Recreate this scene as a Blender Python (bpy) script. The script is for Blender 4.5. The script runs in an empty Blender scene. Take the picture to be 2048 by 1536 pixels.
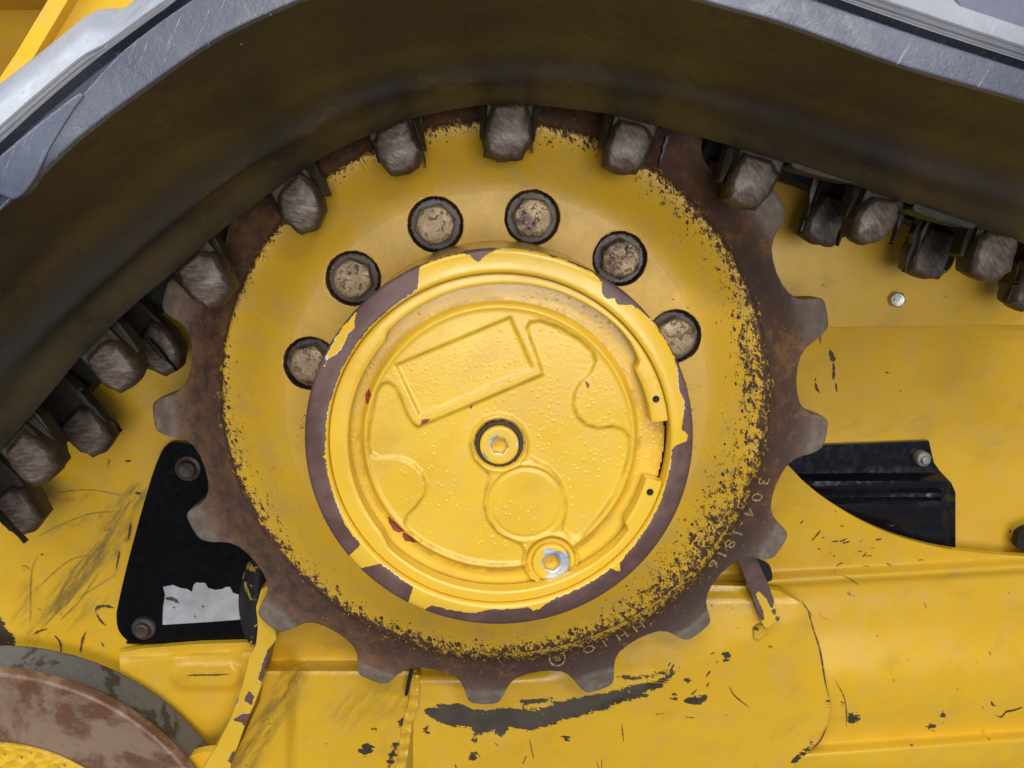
import bpy, bmesh, math, random
import numpy as np
from mathutils import Matrix, Vector
from mathutils.geometry import delaunay_2d_cdt

random.seed(4); RNG = np.random.default_rng(4)
SC = bpy.context.scene
COL = SC.collection
S = 0.0005                       # metres per modelling unit (u)
F, FX, FY, D = 1921.6, 962.4, 373.4, 1500.0   # focal length (px of a 2048 px wide picture), where the wheel axis direction meets the picture, camera distance (u)
X0, Z0 = 24.8, -329.4            # wheel axis relative to the camera (u)

# ------------------------------------------------------------------ camera
_v = np.array([(FX-1024)/F, (768-FY)/F, -1.0]); _v /= np.linalg.norm(_v)
_up = np.array([0, 1, 0.0]) - _v*_v[1]; _up /= np.linalg.norm(_up)
_x = np.cross(_v, _up)
cam = bpy.data.objects.new('camera', bpy.data.cameras.new('camera')); COL.objects.link(cam)
cam.data.sensor_width = 36; cam.data.lens = F/2048*36
cam.data.clip_start = 0.02; cam.data.clip_end = 50
M = Matrix(((_x[0], _x[1], _x[2], -X0*S), (_v[0], _v[1], _v[2], -D*S), (_up[0], _up[1], _up[2], -Z0*S), (0, 0, 0, 1)))
cam.matrix_world = M
SC.camera = cam

# ------------------------------------------------------------------ world, lamps, exposure
W = bpy.data.worlds.new('World'); SC.world = W; W.use_nodes = True
W.node_tree.nodes['Background'].inputs[0].default_value = (0.80, 0.86, 1.0, 1)
W.node_tree.nodes['Background'].inputs[1].default_value = 0.17
SC.view_settings.view_transform = 'Standard'; SC.view_settings.look = 'None'
SC.view_settings.exposure = 0.0; SC.view_settings.gamma = 1.0
def lamp(name, loc, target, sx, sy, power, colour):
    l = bpy.data.lights.new(name, 'AREA'); l.shape = 'RECTANGLE'; l.size = sx; l.size_y = sy
    l.energy = power; l.color = colour
    o = bpy.data.objects.new(name, l); COL.objects.link(o); o.location = loc
    o.rotation_euler = (Vector(target)-Vector(loc)).to_track_quat('-Z', 'Y').to_euler()
    return o
# workshop strip lights under the ceiling plus an added fill lamp from behind the camera
lamp('strip_lamp', (-0.1, -1.30, 1.75), (0, 0, 0), 2.6, 0.07, 24, (0.92, 0.96, 1.0))
lamp('strip_lamp', (-0.6, -2.40, 1.9), (0, 0, 0), 2.6, 0.07, 34, (0.94, 0.97, 1.0))
lamp('strip_lamp', (-1.5, -0.55, 1.5), (0, 0, 0), 0.12, 1.8, 30, (0.82, 0.90, 1.0))
lamp('bay_lamp', (0.8, -3.0, 1.65), (0, 0, 0), 0.9, 0.40, 16, (1.0, 0.97, 0.93))
lamp('front_fill', (0.3, -3.4, 0.15), (0, 0, 0), 1.8, 1.2, 54, (1.0, 0.97, 0.92))

# ------------------------------------------------------------------ geometry helpers
def U(px, py, h):
    """the point that lies h units in front of the tooth plane behind picture position (px, py); metres, wheel axis at x=z=0"""
    px, py, h = np.broadcast_arrays(np.asarray(px, float), np.asarray(py, float), np.asarray(h, float))
    c = np.stack([(px-1024)/F, (768-py)/F, -np.ones_like(px)], -1)
    wx, wy, wz = c@_x, c@_v, c@_up
    k = (D-h)/wy
    return np.stack([(wx*k-X0)*S, -h*S, (wz*k-Z0)*S], -1)

def P(px, py, h): return U(px, py, h)

def mesh(name, verts, faces, mat, parent=None, attrs=None, smooth=True, sharp=38, kind=None, label=None, origin=None):
    me = bpy.data.meshes.new(name)
    verts = np.asarray(verts, float)
    off = np.array(origin if origin is not None else (parent.location if parent and parent.type == 'EMPTY' and parent.parent is None else (0, 0, 0)))
    if parent is not None and parent.type == 'MESH':
        off = np.array(parent.get('_off', (0, 0, 0)))
    me.from_pydata((verts-off).tolist(), [], [list(map(int, f)) for f in faces])
    me.update()
    if smooth:
        me.polygons.foreach_set('use_smooth', np.ones(len(me.polygons), bool))
        if sharp: me.set_sharp_from_angle(angle=math.radians(sharp))
    for k, a in (attrs or {}).items():
        at = me.attributes.new(k, 'FLOAT', 'POINT'); at.data.foreach_set('value', np.asarray(a, np.float32))
    me.materials.append(mat)
    o = bpy.data.objects.new(name, me); COL.objects.link(o)
    o['_off'] = off.tolist()
    if origin is not None:
        base = np.array(parent.location) if parent is not None else np.zeros(3)
        o.location = off-base
        o['_off'] = off.tolist()
    if parent is not None: o.parent = parent
    if kind: o['kind'] = kind
    if label: o['label'] = label
    return o

def thing(name, label, cat, loc=(0, 0, 0), group=None):
    o = bpy.data.objects.new(name, None); COL.objects.link(o); o.location = loc
    o.empty_display_size = 0.02; o['label'] = label; o['category'] = cat
    if group: o['group'] = group
    return o

def spline(pts, n=12, closed=False):
    p = np.asarray(pts, float); m = len(p); out = []
    rng = range(m if closed else m-1)
    for i in rng:
        if closed: a, b, c, d = p[(i-1) % m], p[i], p[(i+1) % m], p[(i+2) % m]
        else:
            b, c = p[i], p[i+1]; a = p[i-1] if i else 2*b-c; d = p[i+2] if i+2 < m else 2*c-b
        for t in np.arange(n)/n:
            out.append(.5*((2*b)+(c-a)*t+(2*a-5*b+4*c-d)*t*t+(3*b-a-3*c+d)*t**3))
    if not closed: out.append(p[-1])
    return np.array(out)

def resample(p, n, closed=False):
    p = np.asarray(p, float)
    q = np.vstack([p, p[:1]]) if closed else p
    s = np.r_[0, np.cumsum(np.hypot(*np.diff(q[:, :2], axis=0).T))]
    t = np.linspace(0, s[-1], n+1)[:-1] if closed else np.linspace(0, s[-1], n)
    return np.stack([np.interp(t, s, q[:, k]) for k in range(q.shape[1])], 1)

def segdist(Q, A, B):
    d = B-A; L = (d**2).sum(); t = np.clip(((Q-A)@d)/max(L, 1e-9), 0, 1)
    return np.hypot(*(Q-(A+t[:, None]*d)).T)

def sdf(Q, poly):
    """signed distance to a polygon, negative inside"""
    Q = np.asarray(Q, float); poly = np.asarray(poly, float)
    best = np.full(len(Q), 1e9); ins = np.zeros(len(Q), bool)
    for i in range(len(poly)):
        A, B = poly[i-1], poly[i]
        best = np.minimum(best, segdist(Q, A, B))
        c = (A[1] > Q[:, 1]) != (B[1] > Q[:, 1])
        with np.errstate(divide='ignore', invalid='ignore'):
            xx = A[0]+(Q[:, 1]-A[1])*(B[0]-A[0])/(B[1]-A[1])
        ins ^= c & (Q[:, 0] < xx)
    return np.where(ins, -best, best)

def linedist(Q, pts):
    b = np.full(len(Q), 1e9); pts = np.asarray(pts, float)
    for i in range(len(pts)-1): b = np.minimum(b, segdist(Q, pts[i], pts[i+1]))
    return b

def ss(a, b, x):
    t = np.clip((np.asarray(x, float)-a)/(b-a), 0, 1); return t*t*(3-2*t)

def chipval(Q, chips, soft=12.0):
    d = np.full(len(Q), 1e9)
    for c in chips:
        d = np.minimum(d, sdf(Q, c))
    return np.clip(.5-(d-2.5)/soft, 0, 1)

def sheet(name, outline, hf, mat, parent=None, res=9, thick=14, chips=(), grime=(), rounded=True, label=None, kind=None, extra=None):
    """a plate traced as picture outline on its own depth hf(px, py), with a real edge of the given thickness"""
    o = spline(outline, 10, True) if rounded else np.asarray(outline, float)
    per = np.hypot(*np.diff(np.vstack([o, o[:1]]), axis=0).T).sum()
    o = resample(o, max(12, int(per/res)), True) if rounded else densify(o, res)
    x0, y0 = o.min(0); x1, y1 = o.max(0)
    gx, gy = np.meshgrid(np.arange(x0, x1, res), np.arange(y0, y1, res)); gx[1::2] += res/2
    G = np.stack([gx.ravel(), gy.ravel()], 1)
    G = G+RNG.uniform(-.08, .08, G.shape)*res
    G = G[sdf(G, o) < -.45*res]
    if extra is not None:
        E_ = np.asarray(extra, float); E_ = E_[sdf(E_, o) < -.45*res]
        dd = np.array([np.hypot(*(E_-g_).T).min() for g_ in G]); G = np.vstack([G[dd > .6*res], E_])
    pts = np.vstack([o, G]); n = len(o)
    v2 = [Vector(p) for p in pts]
    r = delaunay_2d_cdt(v2, [(i, (i+1) % n) for i in range(n)], [], 0, 1e-6)
    V = np.array([tuple(p) for p in r[0]]); T = np.array(r[2])
    cen = V[T].mean(1); T = T[sdf(cen, o) < 0]
    a = V[T[:, 1]]-V[T[:, 0]]; b = V[T[:, 2]]-V[T[:, 0]]
    flip = (a[:, 0]*b[:, 1]-a[:, 1]*b[:, 0]) > 0
    T[flip] = T[flip][:, ::-1]
    W3 = U(V[:, 0], V[:, 1], hf(V[:, 0], V[:, 1]))
    B = U(o[:, 0], o[:, 1], hf(o[:, 0], o[:, 1])); nb = len(V)
    back = B.copy(); back[:, 1] += thick*S
    allv = np.vstack([W3, B, back]); faces = [tuple(t) for t in T]
    area = (o[:, 0]*np.roll(o[:, 1], -1)-o[:, 1]*np.roll(o[:, 0], -1)).sum()
    for i in range(n):
        j = (i+1) % n
        q = (nb+i, nb+j, nb+n+j, nb+n+i)
        faces.append(q if area > 0 else q[::-1])
    VV = np.vstack([V, o, o])
    at = {'chip': chipval(VV, chips)} if len(chips) else {}
    if len(grime):
        g = np.zeros(len(VV))
        for pl, w, st in grime: g = np.maximum(g, st*(1-ss(w*.25, w, linedist(VV, pl))))
        at['grime'] = g
    return mesh(name, allv, faces, mat, parent, at, label=label, kind=kind)

def densify(o, res):
    out = []
    for i in range(len(o)):
        a, b = o[i], o[(i+1) % len(o)]; k = max(1, int(np.hypot(*(b-a))/res))
        for t in range(k): out.append(a+(b-a)*t/k)
    return np.array(out)

def const(h): return lambda x, y: np.full(np.shape(x), float(h))

def marks(name, lines, hf, mat, parent, lift=0.8):
    """scratches and flakes: thin raised ribbons on a plate, joined"""
    V, Fc = [], []
    for pts, w in lines:
        p = resample(spline(pts, 6), max(4, int(np.hypot(*np.diff(np.asarray(pts, float), axis=0).T).sum()/4)+2))
        d = np.gradient(p, axis=0); nrm = np.stack([-d[:, 1], d[:, 0]], 1); nrm /= np.maximum(np.hypot(*nrm.T), 1e-6)[:, None]
        t = np.linspace(0, 1, len(p)); ww = w*.5*np.minimum(1, 4*np.minimum(t, 1-t)+.15)*RNG.uniform(.5, 1.25, len(p))
        a, b = p+nrm*ww[:, None], p-nrm*ww[:, None]
        A, B = U(a[:, 0], a[:, 1], hf(a[:, 0], a[:, 1])+lift), U(b[:, 0], b[:, 1], hf(b[:, 0], b[:, 1])+lift)
        k = len(V); V += A.tolist()+B.tolist(); m = len(p)
        Fc += [(k+i, k+i+1, k+m+i+1, k+m+i) for i in range(m-1)]
    return mesh(name, V, Fc, mat, parent, kind='stuff', smooth=False)

def polar(rows, thetas, closed=True):
    """rows: list of (R array or number, h array or number) per theta; returns verts, faces, R, theta"""
    n = len(thetas); V = []; RR = []; TT = []
    for R, h in rows:
        R = np.broadcast_to(R, n); h = np.broadcast_to(h, n)
        V.append(np.stack([R*np.cos(thetas)*S, -h*S, R*np.sin(thetas)*S], 1)); RR.append(R); TT.append(thetas)
    V = np.vstack(V); Fc = []
    m = n if closed else n-1
    for r in range(len(rows)-1):
        for i in range(m):
            j = (i+1) % n
            Fc.append((r*n+i, (r+1)*n+i, (r+1)*n+j, r*n+j))
    return V, Fc, np.concatenate(RR), np.concatenate(TT)

def flipf(F_): return [tuple(reversed(f)) for f in F_]

# ------------------------------------------------------------------ node helpers
class NT:
    def __init__(s, name):
        s.m = bpy.data.materials.new(name); s.m.use_nodes = True; s.t = s.m.node_tree
        s.b = s.t.nodes['Principled BSDF']; s.c = s.n('ShaderNodeTexCoord').outputs['Object']
        s.u = s.vm('MULTIPLY', s.c, (1/S, 1/S, 1/S))
    def n(s, t, **kw):
        x = s.t.nodes.new(t)
        for k, v in kw.items(): setattr(x, k, v)
        return x
    def put(s, sock, v):
        if isinstance(v, bpy.types.NodeSocket): s.t.links.new(v, sock)
        else: sock.default_value = v if not (isinstance(v, tuple) and len(v) == 3 and sock.type == 'RGBA') else (*v, 1)
    def vm(s, op, a, b):
        x = s.n('ShaderNodeVectorMath', operation=op); s.put(x.inputs[0], a); s.put(x.inputs[1], b); return x.outputs[0]
    def ma(s, op, a, b=0.0, c=0.0, clamp=False):
        x = s.n('ShaderNodeMath', operation=op, use_clamp=clamp); s.put(x.inputs[0], a); s.put(x.inputs[1], b)
        if op in ('MULTIPLY_ADD', 'SMOOTH_MIN'): s.put(x.inputs[2], c)
        return x.outputs[0]
    def noise(s, scale, detail=3, rough=.55, vec=None, stretch=None, dist=0.0):
        v = vec or s.u
        if stretch: v = s.vm('MULTIPLY', v, stretch)
        x = s.n('ShaderNodeTexNoise'); s.put(x.inputs['Vector'], v); x.inputs['Scale'].default_value = scale
        x.inputs['Detail'].default_value = detail; x.inputs['Roughness'].default_value = rough; x.inputs['Distortion'].default_value = dist
        return x.outputs[0]
    def vor(s, scale, stretch=None, feature='F1'):
        v = s.vm('MULTIPLY', s.u, stretch) if stretch else s.u
        x = s.n('ShaderNodeTexVoronoi', feature=feature); s.put(x.inputs['Vector'], v); x.inputs['Scale'].default_value = scale
        return x.outputs[0]
    def rot(s, ang, about='Y'):
        x = s.n('ShaderNodeVectorRotate', rotation_type=about+'_AXIS'); s.put(x.inputs['Vector'], s.u); x.inputs['Angle'].default_value = ang; return x.outputs[0]
    def ramp(s, x, a, b, lo=0.0, hi=1.0):
        r = s.n('ShaderNodeMapRange', interpolation_type='SMOOTHSTEP'); s.put(r.inputs[0], x)
        for i, v in zip((1, 2, 3, 4), (a, b, lo, hi)): s.put(r.inputs[i], v)
        return r.outputs[0]
    def mix(s, f, a, b):
        x = s.n('ShaderNodeMix', data_type='RGBA'); s.put(x.inputs[0], f); s.put(x.inputs[6], a); s.put(x.inputs[7], b); return x.outputs[2]
    def attr(s, name): return s.n('ShaderNodeAttribute', attribute_name=name).outputs['Fac']
    def bump(s, h, strength, dist, nrm=None):
        x = s.n('ShaderNodeBump'); x.inputs['Strength'].default_value = strength; x.inputs['Distance'].default_value = dist*S
        s.put(x.inputs['Height'], h)
        if nrm: s.put(x.inputs['Normal'], nrm)
        return x.outputs[0]
    def bevel(s, r):
        x = s.n('ShaderNodeBevel', samples=4); x.inputs['Radius'].default_value = r*S; return x.outputs[0]
    def out(s, col, rough, normal=None, metal=0.0, spec=.5):
        s.put(s.b.inputs['Base Color'], col); s.put(s.b.inputs['Roughness'], rough); s.put(s.b.inputs['Metallic'], metal)
        s.b.inputs['Specular IOR Level'].default_value = spec
        if normal: s.put(s.b.inputs['Normal'], normal)
        return s.m

YEL = (0.74, 0.436, 0.022); YEL2 = (0.66, 0.38, 0.024); YDUST = (0.56, 0.355, 0.080)
RUST = (0.105, 0.055, 0.033); RUST2 = (0.22, 0.098, 0.038); PURP = (0.082, 0.049, 0.040); DARK = (0.035, 0.022, 0.016)

def rust_colour(k, purple=.5):
    a = k.noise(.007, 5, .65); b = k.noise(.045, 6, .72); c = k.noise(.35, 4, .7)
    col = k.mix(k.ramp(a, .4, .62), PURP, RUST)
    col = k.mix(k.ramp(k.ma('ADD', k.ma('MULTIPLY', b, .6), k.ma('MULTIPLY', a, .4)), .50, .64, 0, .85), col, RUST2)
    col = k.mix(k.ramp(b, .30, .44, .65, 0), col, (.065, .046, .040))
    return k.mix(k.ramp(c, .62, .8, 0, .35), col, (.30, .22, .17)), b, c

def paint(name, chip=.0, chipscale=.05, bare=(0.05, 0.028, 0.022), dust=.5, rough=.30, peel=.3, use_attr=True, streak=0.0, metal=0.0, base=YEL, bev=2.0, amp=.75, primer=0.0, drops=0.0, dry=0.0):
    k = NT(name)
    n1 = k.noise(.004, 4, .6); n2 = k.noise(.02, 5, .65); n3 = k.noise(.16, 5, .65); n4 = k.noise(.6, 3, .6)
    col = k.mix(k.ramp(n1, .35, .65), base, tuple(.5*(a+b) for a, b in zip(base, YEL2)))
    col = k.mix(k.ramp(n2, .45, .75, 0, dust), col, YDUST)
    g = k.attr('grime')
    gs = k.noise(.05, 6, .7, vec=k.rot(.9), stretch=(.25, 1, 1.6))
    gm = k.ma('MULTIPLY', g, k.ramp(gs, .38, .62), clamp=True)
    col = k.mix(gm, col, (.20, .125, .03))
    hz = k.ramp(k.noise(.009, 6, .7, vec=k.rot(.5), stretch=(1, 1, 1.6)), .50, .72, 0, dust)
    col = k.mix(hz, col, (.44, .275, .045))
    # fine dirt specks
    sp = k.noise(.11, 6, .8)
    col = k.mix(k.ramp(sp, .68, .76, 0, .7), col, (.16, .10, .03))
    cv_ = k.ma('ADD', k.attr('chip'), k.ma('MULTIPLY', k.ma('SUBTRACT', n3, .5), amp*1.6))
    if dry:
        sk = k.noise(.045, 6, .75, vec=k.rot(-.13), stretch=(.22, 1, 2.6))
        cv_ = k.ma('ADD', cv_, k.ma('MULTIPLY', k.ma('MULTIPLY', k.ma('SUBTRACT', sk, .52), dry), k.ramp(k.attr('chip'), .02, .5)))
    mask = k.ramp(cv_, .49, .53)
    if primer:
        col = k.mix(k.ma('MULTIPLY', k.ramp(cv_, .40, .46), k.ramp(k.noise(.02, 4, .6), .52, .60, 0, primer)), col, (.78, .76, .70))
    if chip > 0:
        r = k.noise(chipscale, 6, .72, dist=.4)
        r = k.ramp(r, .70-.12*chip, .715-.12*chip)
        mask = k.ma('MAXIMUM', mask, r)
    bc = k.mix(k.ramp(n2, .4, .65), bare, tuple(min(1, c*1.5) for c in bare))
    col = k.mix(mask, col, bc)
    h = k.ma('ADD', k.ma('MULTIPLY', mask, -1.9), k.ma('MULTIPLY', n4, peel*.5))
    h = k.ma('ADD', h, k.ma('MULTIPLY', n3, peel))
    if drops:
        vd = k.vor(.11); vm = k.noise(.012, 3, .5)
        dr = k.ma('MULTIPLY', k.ramp(vd, .30, .10), k.ramp(vm, .44, .58), clamp=True)
        h = k.ma('ADD', h, k.ma('MULTIPLY', dr, drops))
    nb = k.bump(h, .55, 1.2, k.bevel(bev))
    ro = k.ma('ADD', k.ramp(n2, .3, .75, rough-.06, rough+.16), k.ma('MULTIPLY', mask, .22 if metal == 0 else .05))
    return k.out(col, ro, nb, metal=k.ma('MULTIPLY', mask, metal) if metal else 0.0)

def sprocket_paint():
    k = NT('worn_sprocket_paint')
    w = k.attr('wear'); tip = k.attr('tip'); pit = k.attr('pit')
    n1 = k.noise(.005, 4, .6); n2 = k.noise(.022, 5, .65)
    st = k.noise(.075, 5, .72, vec=k.rot(.45), stretch=(1.35, 1, .85), dist=.2)
    fine = k.noise(.30, 4, .7, vec=k.rot(.45), stretch=(1.9, 1, .55))
    nn = k.ma('ADD', k.ma('MULTIPLY', st, .66), k.ma('MULTIPLY', fine, .34))
    thr = k.ma('MULTIPLY_ADD', w, .31, .35)
    mask = k.ramp(k.ma('SUBTRACT', k.ma('SUBTRACT', thr, .032), nn), -.006, .010)
    wob = k.n('ShaderNodeTexNoise'); k.put(wob.inputs['Vector'], k.u); wob.inputs['Scale'].default_value = .16; wob.inputs['Detail'].default_value = 3
    wv = k.vm('ADD', k.vm('MULTIPLY', k.rot(.45), (1.25, 1, .85)), k.vm('MULTIPLY', wob.outputs['Color'], (9, 0, 9)))
    for sc_, am in ((.105, 1.45), (.21, 1.35), (.40, 1.2)):
        vo = k.n('ShaderNodeTexVoronoi'); k.put(vo.inputs['Vector'], wv); vo.inputs['Scale'].default_value = sc_
        sp_ = k.n('ShaderNodeSeparateColor'); k.t.links.new(vo.outputs['Color'], sp_.inputs[0])
        rr = k.ma('MULTIPLY', k.ma('SUBTRACT', k.ma('MULTIPLY', w, am), sp_.outputs[0]), .75)
        mask = k.ma('MAXIMUM', mask, k.ramp(k.ma('SUBTRACT', k.ma('MINIMUM', rr, .46), vo.outputs['Distance']), -.02, .04))
    col = k.mix(k.ramp(n1, .35, .65), YEL, YEL2)
    col = k.mix(k.ramp(n2, .42, .72, 0, .65), col, YDUST)
    col = k.mix(k.ramp(fine, .58, .72, 0, .5), col, (.42, .27, .05))
    rc, b, c = rust_colour(k)
    sx = k.n('ShaderNodeSeparateXYZ'); k.t.links.new(k.u, sx.inputs[0])
    orange = k.ma('MULTIPLY', k.ramp(sx.outputs[0], -430, 120, .75, .05), k.ramp(b, .36, .60), clamp=True)
    rc = k.mix(orange, rc, (.190, .098, .050))
    dk = k.mix(k.ramp(w, .70, .95), (.066, .030, .014), rc)
    col = k.mix(mask, col, dk)
    steel = k.mix(k.ramp(k.noise(.04, 5, .7), .4, .7), (.24, .20, .16), (.36, .33, .28))
    tm = k.ma('MULTIPLY', k.ma('MULTIPLY', tip, .78), k.ramp(k.ma('ADD', b, k.ma('MULTIPLY', c, .3)), .48, .85, 1, .5), clamp=True)
    col = k.mix(tm, col, steel)
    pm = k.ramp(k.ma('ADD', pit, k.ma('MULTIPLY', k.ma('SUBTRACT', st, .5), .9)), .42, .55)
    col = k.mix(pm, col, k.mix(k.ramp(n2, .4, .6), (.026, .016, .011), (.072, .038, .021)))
    h = k.ma('ADD', k.ma('MULTIPLY', mask, -.7), k.ma('MULTIPLY', c, .55))
    h = k.ma('ADD', h, k.ma('MULTIPLY', b, .8))
    nb = k.bump(h, .5, 1.3, k.bevel(2.5))
    ro = k.ma('ADD', k.ramp(n2, .3, .7, .28, .42), k.ma('MULTIPLY', mask, k.ramp(w, .7, .95, .38, .10)))
    return k.out(col, ro, nb)

def rust_metal(name, pale=.3, rough=.5, bare=(.30, .27, .23), metal=.25, scribble=0.0):
    k = NT(name)
    col, b, c = rust_colour(k)
    p = k.noise(.028, 5, .7)
    f = k.ramp(p, .62-.3*pale, .78-.3*pale, 0, min(1, pale+.35))
    col = k.mix(f, col, bare)
    h = k.ma('ADD', k.ma('MULTIPLY', b, 1.0), k.ma('MULTIPLY', c, .5))
    if scribble:
        s = k.noise(.10, 4, .65, dist=1.2)
        col = k.mix(k.ramp(s, .52, .66, 0, .5), col, (.11, .072, .042)); h = k.ma('ADD', h, k.ma('MULTIPLY', k.ramp(s, .54, .66), -scribble))
    nb = k.bump(h, .6, 1.6, k.bevel(3))
    return k.out(col, k.ramp(b, .3, .7, rough-.1, rough+.15), nb, metal=metal)

def lug_mat():
    k = NT('worn_lug_rubber')
    f = k.attr('front'); b = k.noise(.03, 5, .7); s = k.noise(.11, 5, .6, vec=k.rot(-.75), stretch=(.45, 1, 1.9)); c = k.noise(.25, 4, .7)
    oi = k.n('ShaderNodeObjectInfo').outputs['Random']
    bb = k.noise(.018, 4, .6, vec=k.vm('ADD', k.u, (0, 0, 0)))
    col = k.mix(k.ramp(b, .35, .65), (.024, .016, .012), (.060, .037, .025))
    pale = k.mix(k.ramp(s, .34, .72), (.095, .067, .051), (.27, .215, .175))
    m = k.ma('MULTIPLY', f, k.ramp(bb, .38, .60, .35, 1.0), clamp=True)
    col = k.mix(m, col, pale)
    col = k.mix(k.ramp(c, .62, .75, 0, .55), col, (.17, .085, .04))
    h = k.ma('ADD', k.ma('MULTIPLY', s, .5), k.ma('MULTIPLY', b, 1.2))
    return k.out(col, k.ma('SUBTRACT', .52, k.ma('MULTIPLY', m, .18)), k.bump(h, .5, 2.0, k.bevel(4)))

def rubber(name, a, b, rough, scratch=0.0, dust=(.10, .078, .036), dustf=.0, spec=.5, valley_sheen=False):
    k = NT(name)
    n = k.noise(.006, 5, .62); n2 = k.noise(.05, 5, .7); n3 = k.noise(.5, 3, .6)
    col = k.mix(k.ramp(n, .35, .65), a, b)
    if dustf: col = k.mix(k.ramp(k.ma('ADD', k.ma('MULTIPLY', n, .6), k.ma('MULTIPLY', n2, .4)), .42, .60, 0, dustf) if not valley_sheen else k.ma('MULTIPLY', k.attr('dusty'), k.ramp(k.ma('ADD', k.ma('MULTIPLY', n, .6), k.ma('MULTIPLY', n2, .4)), .38, .56, .35, 1.0), clamp=True), col, dust)
    if valley_sheen: col = k.mix(k.ma('MULTIPLY', k.attr('valley_sheen'), k.ramp(n, .25, .6, 1, .55), clamp=True), col, (.062, .068, .086))  # bluish reflection along the valley, put into the rubber colour
    h = k.ma('ADD', k.ma('MULTIPLY', n2, .6), k.ma('MULTIPLY', n3, .15))
    if scratch:
        s = k.noise(.12, 4, .7, vec=k.rot(1.1), stretch=(.10, .4, 2.4))
        sm = k.ma('MULTIPLY', k.ramp(s, .58, .68), k.ramp(n2, .42, .60), clamp=True)
        col = k.mix(k.ma('MULTIPLY', sm, scratch), col, (.42, .42, .42)); h = k.ma('ADD', h, k.ma('MULTIPLY', sm, -.6))
    sp = k.noise(.055, 2, .5)
    col = k.mix(k.ramp(sp, .79, .82, 0, .7), col, (.45, .38, .24))
    return k.out(col, k.ramp(n2, .3, .7, rough-.08, rough+.12), k.bump(h, .5, 2.0, k.bevel(4)), spec=spec)

def plain(name, col, rough, metal=0.0, bump=.3, scale=.2, var=.3, bev=2.0):
    k = NT(name); n = k.noise(scale, 5, .7); n2 = k.noise(scale*.12, 4, .6)
    c = k.mix(k.ramp(n2, .3, .7), tuple(x*(1-var) for x in col), tuple(min(1, x*(1+var)) for x in col))
    return k.out(c, k.ramp(n, .3, .7, max(.05, rough-.08), rough+.1), k.bump(n, bump, 1.0, k.bevel(bev)), metal=metal)

M_YEL = paint('yellow_paint', chip=.12, chipscale=.035)
YHUB = (0.80, 0.505, 0.042)
M_HUB = paint('yellow_hub_paint', base=YHUB, bare=(.100, .054, .045), dust=.10, rough=.17, peel=.22, amp=.55, primer=.8)
M_COVER = paint('yellow_cover_paint', base=YHUB, bare=(.21, .035, .028), dust=.30, rough=.17, peel=.35, amp=.5, drops=.45)
M_FRAME = paint('scuffed_frame_paint', chip=.2, chipscale=.03, bare=(.040, .029, .018), dust=.38, rough=.22, peel=.15, amp=.9, dry=2.6)
M_PANEL = paint('clean_panel_paint', chip=.05, chipscale=.02, dust=.45, rough=.33, peel=.12)
M_PLUG = paint('chipped_plug_paint', base=YHUB, bare=(.42, .47, .54), dust=.1, metal=.9, rough=.26, amp=.4, bev=.4)
M_SPR = sprocket_paint()
M_PURP = rust_metal('bare_ring_metal', pale=.02, rough=.42)
M_BOLT = rust_metal('worn_bolt_metal', pale=.85, rough=.38, bare=(.32, .235, .14), metal=.45, scribble=.8)
M_RUSTY = rust_metal('rusty_steel', pale=.28, rough=.55, bare=(.26, .20, .16))
M_PIT = plain('greasy_dirt', (.03, .02, .016), .5, bump=.6)
k = NT('rusted_roller'); _a, _b, _c = k.noise(.010, 5, .62, dist=.6), k.noise(.035, 5, .7), k.noise(.3, 4, .7)
_col = k.mix(k.ramp(_a, .43, .58), (.165, .075, .042), (.29, .19, .125)); _col = k.mix(k.ramp(_b, .52, .66, 0, .8), _col, (.24, .165, .125)); _col = k.mix(k.ramp(_b, .30, .42, .7, 0), _col, (.10, .052, .034))
M_ROLLER = k.out(_col, .45, k.bump(k.ma('ADD', _b, k.ma('MULTIPLY', _c, .5)), .6, 1.6, k.bevel(3)), metal=.15)
k = NT('roller_rim'); _a, _b, _c = k.noise(.014, 4, .6, dist=.4), k.noise(.05, 5, .7), k.noise(.3, 4, .75)
_col = k.mix(k.ramp(_a, .44, .50), (.050, .038, .022), (.125, .115, .100)); _col = k.mix(k.ramp(_b, .58, .70, 0, .7), _col, (.20, .16, .12)); _col = k.mix(k.ramp(_a, .62, .68, 0, .8), _col, (.12, .06, .03))
M_TYRE = k.out(_col, .6, k.bump(k.ma('ADD', _b, _c), .8, 2.0, k.bevel(3)))
M_LUG = lug_mat()
M_UNDER = rubber('dusty_rubber', (.015, .0145, .015), (.029, .025, .019), .46, dustf=.8, dust=(.088, .060, .017), valley_sheen=True)
M_EDGE = rubber('rubber_edge', (.072, .080, .115), (.115, .125, .170), .30, scratch=.9, spec=.6)
M_TREAD = rubber('scratched_tread_rubber', (.22, .225, .265), (.32, .325, .35), .40, scratch=1.0, spec=.6)
M_BLOCK = rubber('tread_block_rubber', (.10, .11, .16), (.14, .15, .2), .45, scratch=.2)
M_FIN = plain('torn_rubber', (.008, .008, .008), .42, bump=.5)
M_FLAP = plain('flap_rubber', (.024, .019, .010), .55, bump=.6, var=.5)
M_BLACK = plain('black_paint', (.003, .003, .004), .22, bump=.15, scale=.1)
M_BLACK.node_tree.nodes['Principled BSDF'].inputs['Specular IOR Level'].default_value = .22
M_BLACK2 = plain('black_gloss_paint', (.005, .006, .010), .20, bump=.15, scale=.08)
M_ZINC = plain('zinc_bolt', (.46, .45, .42), .33, metal=.85, bump=.4)
M_STUD = plain('grey_stud', (.30, .27, .23), .45, metal=.4, bump=.4)
M_DIRTYBOLT = plain('grimy_bolt', (.050, .034, .028), .45, bump=.8, var=.5)
M_MARK = plain('scratch_brown', (.085, .048, .020), .6, bump=.2)
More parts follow.
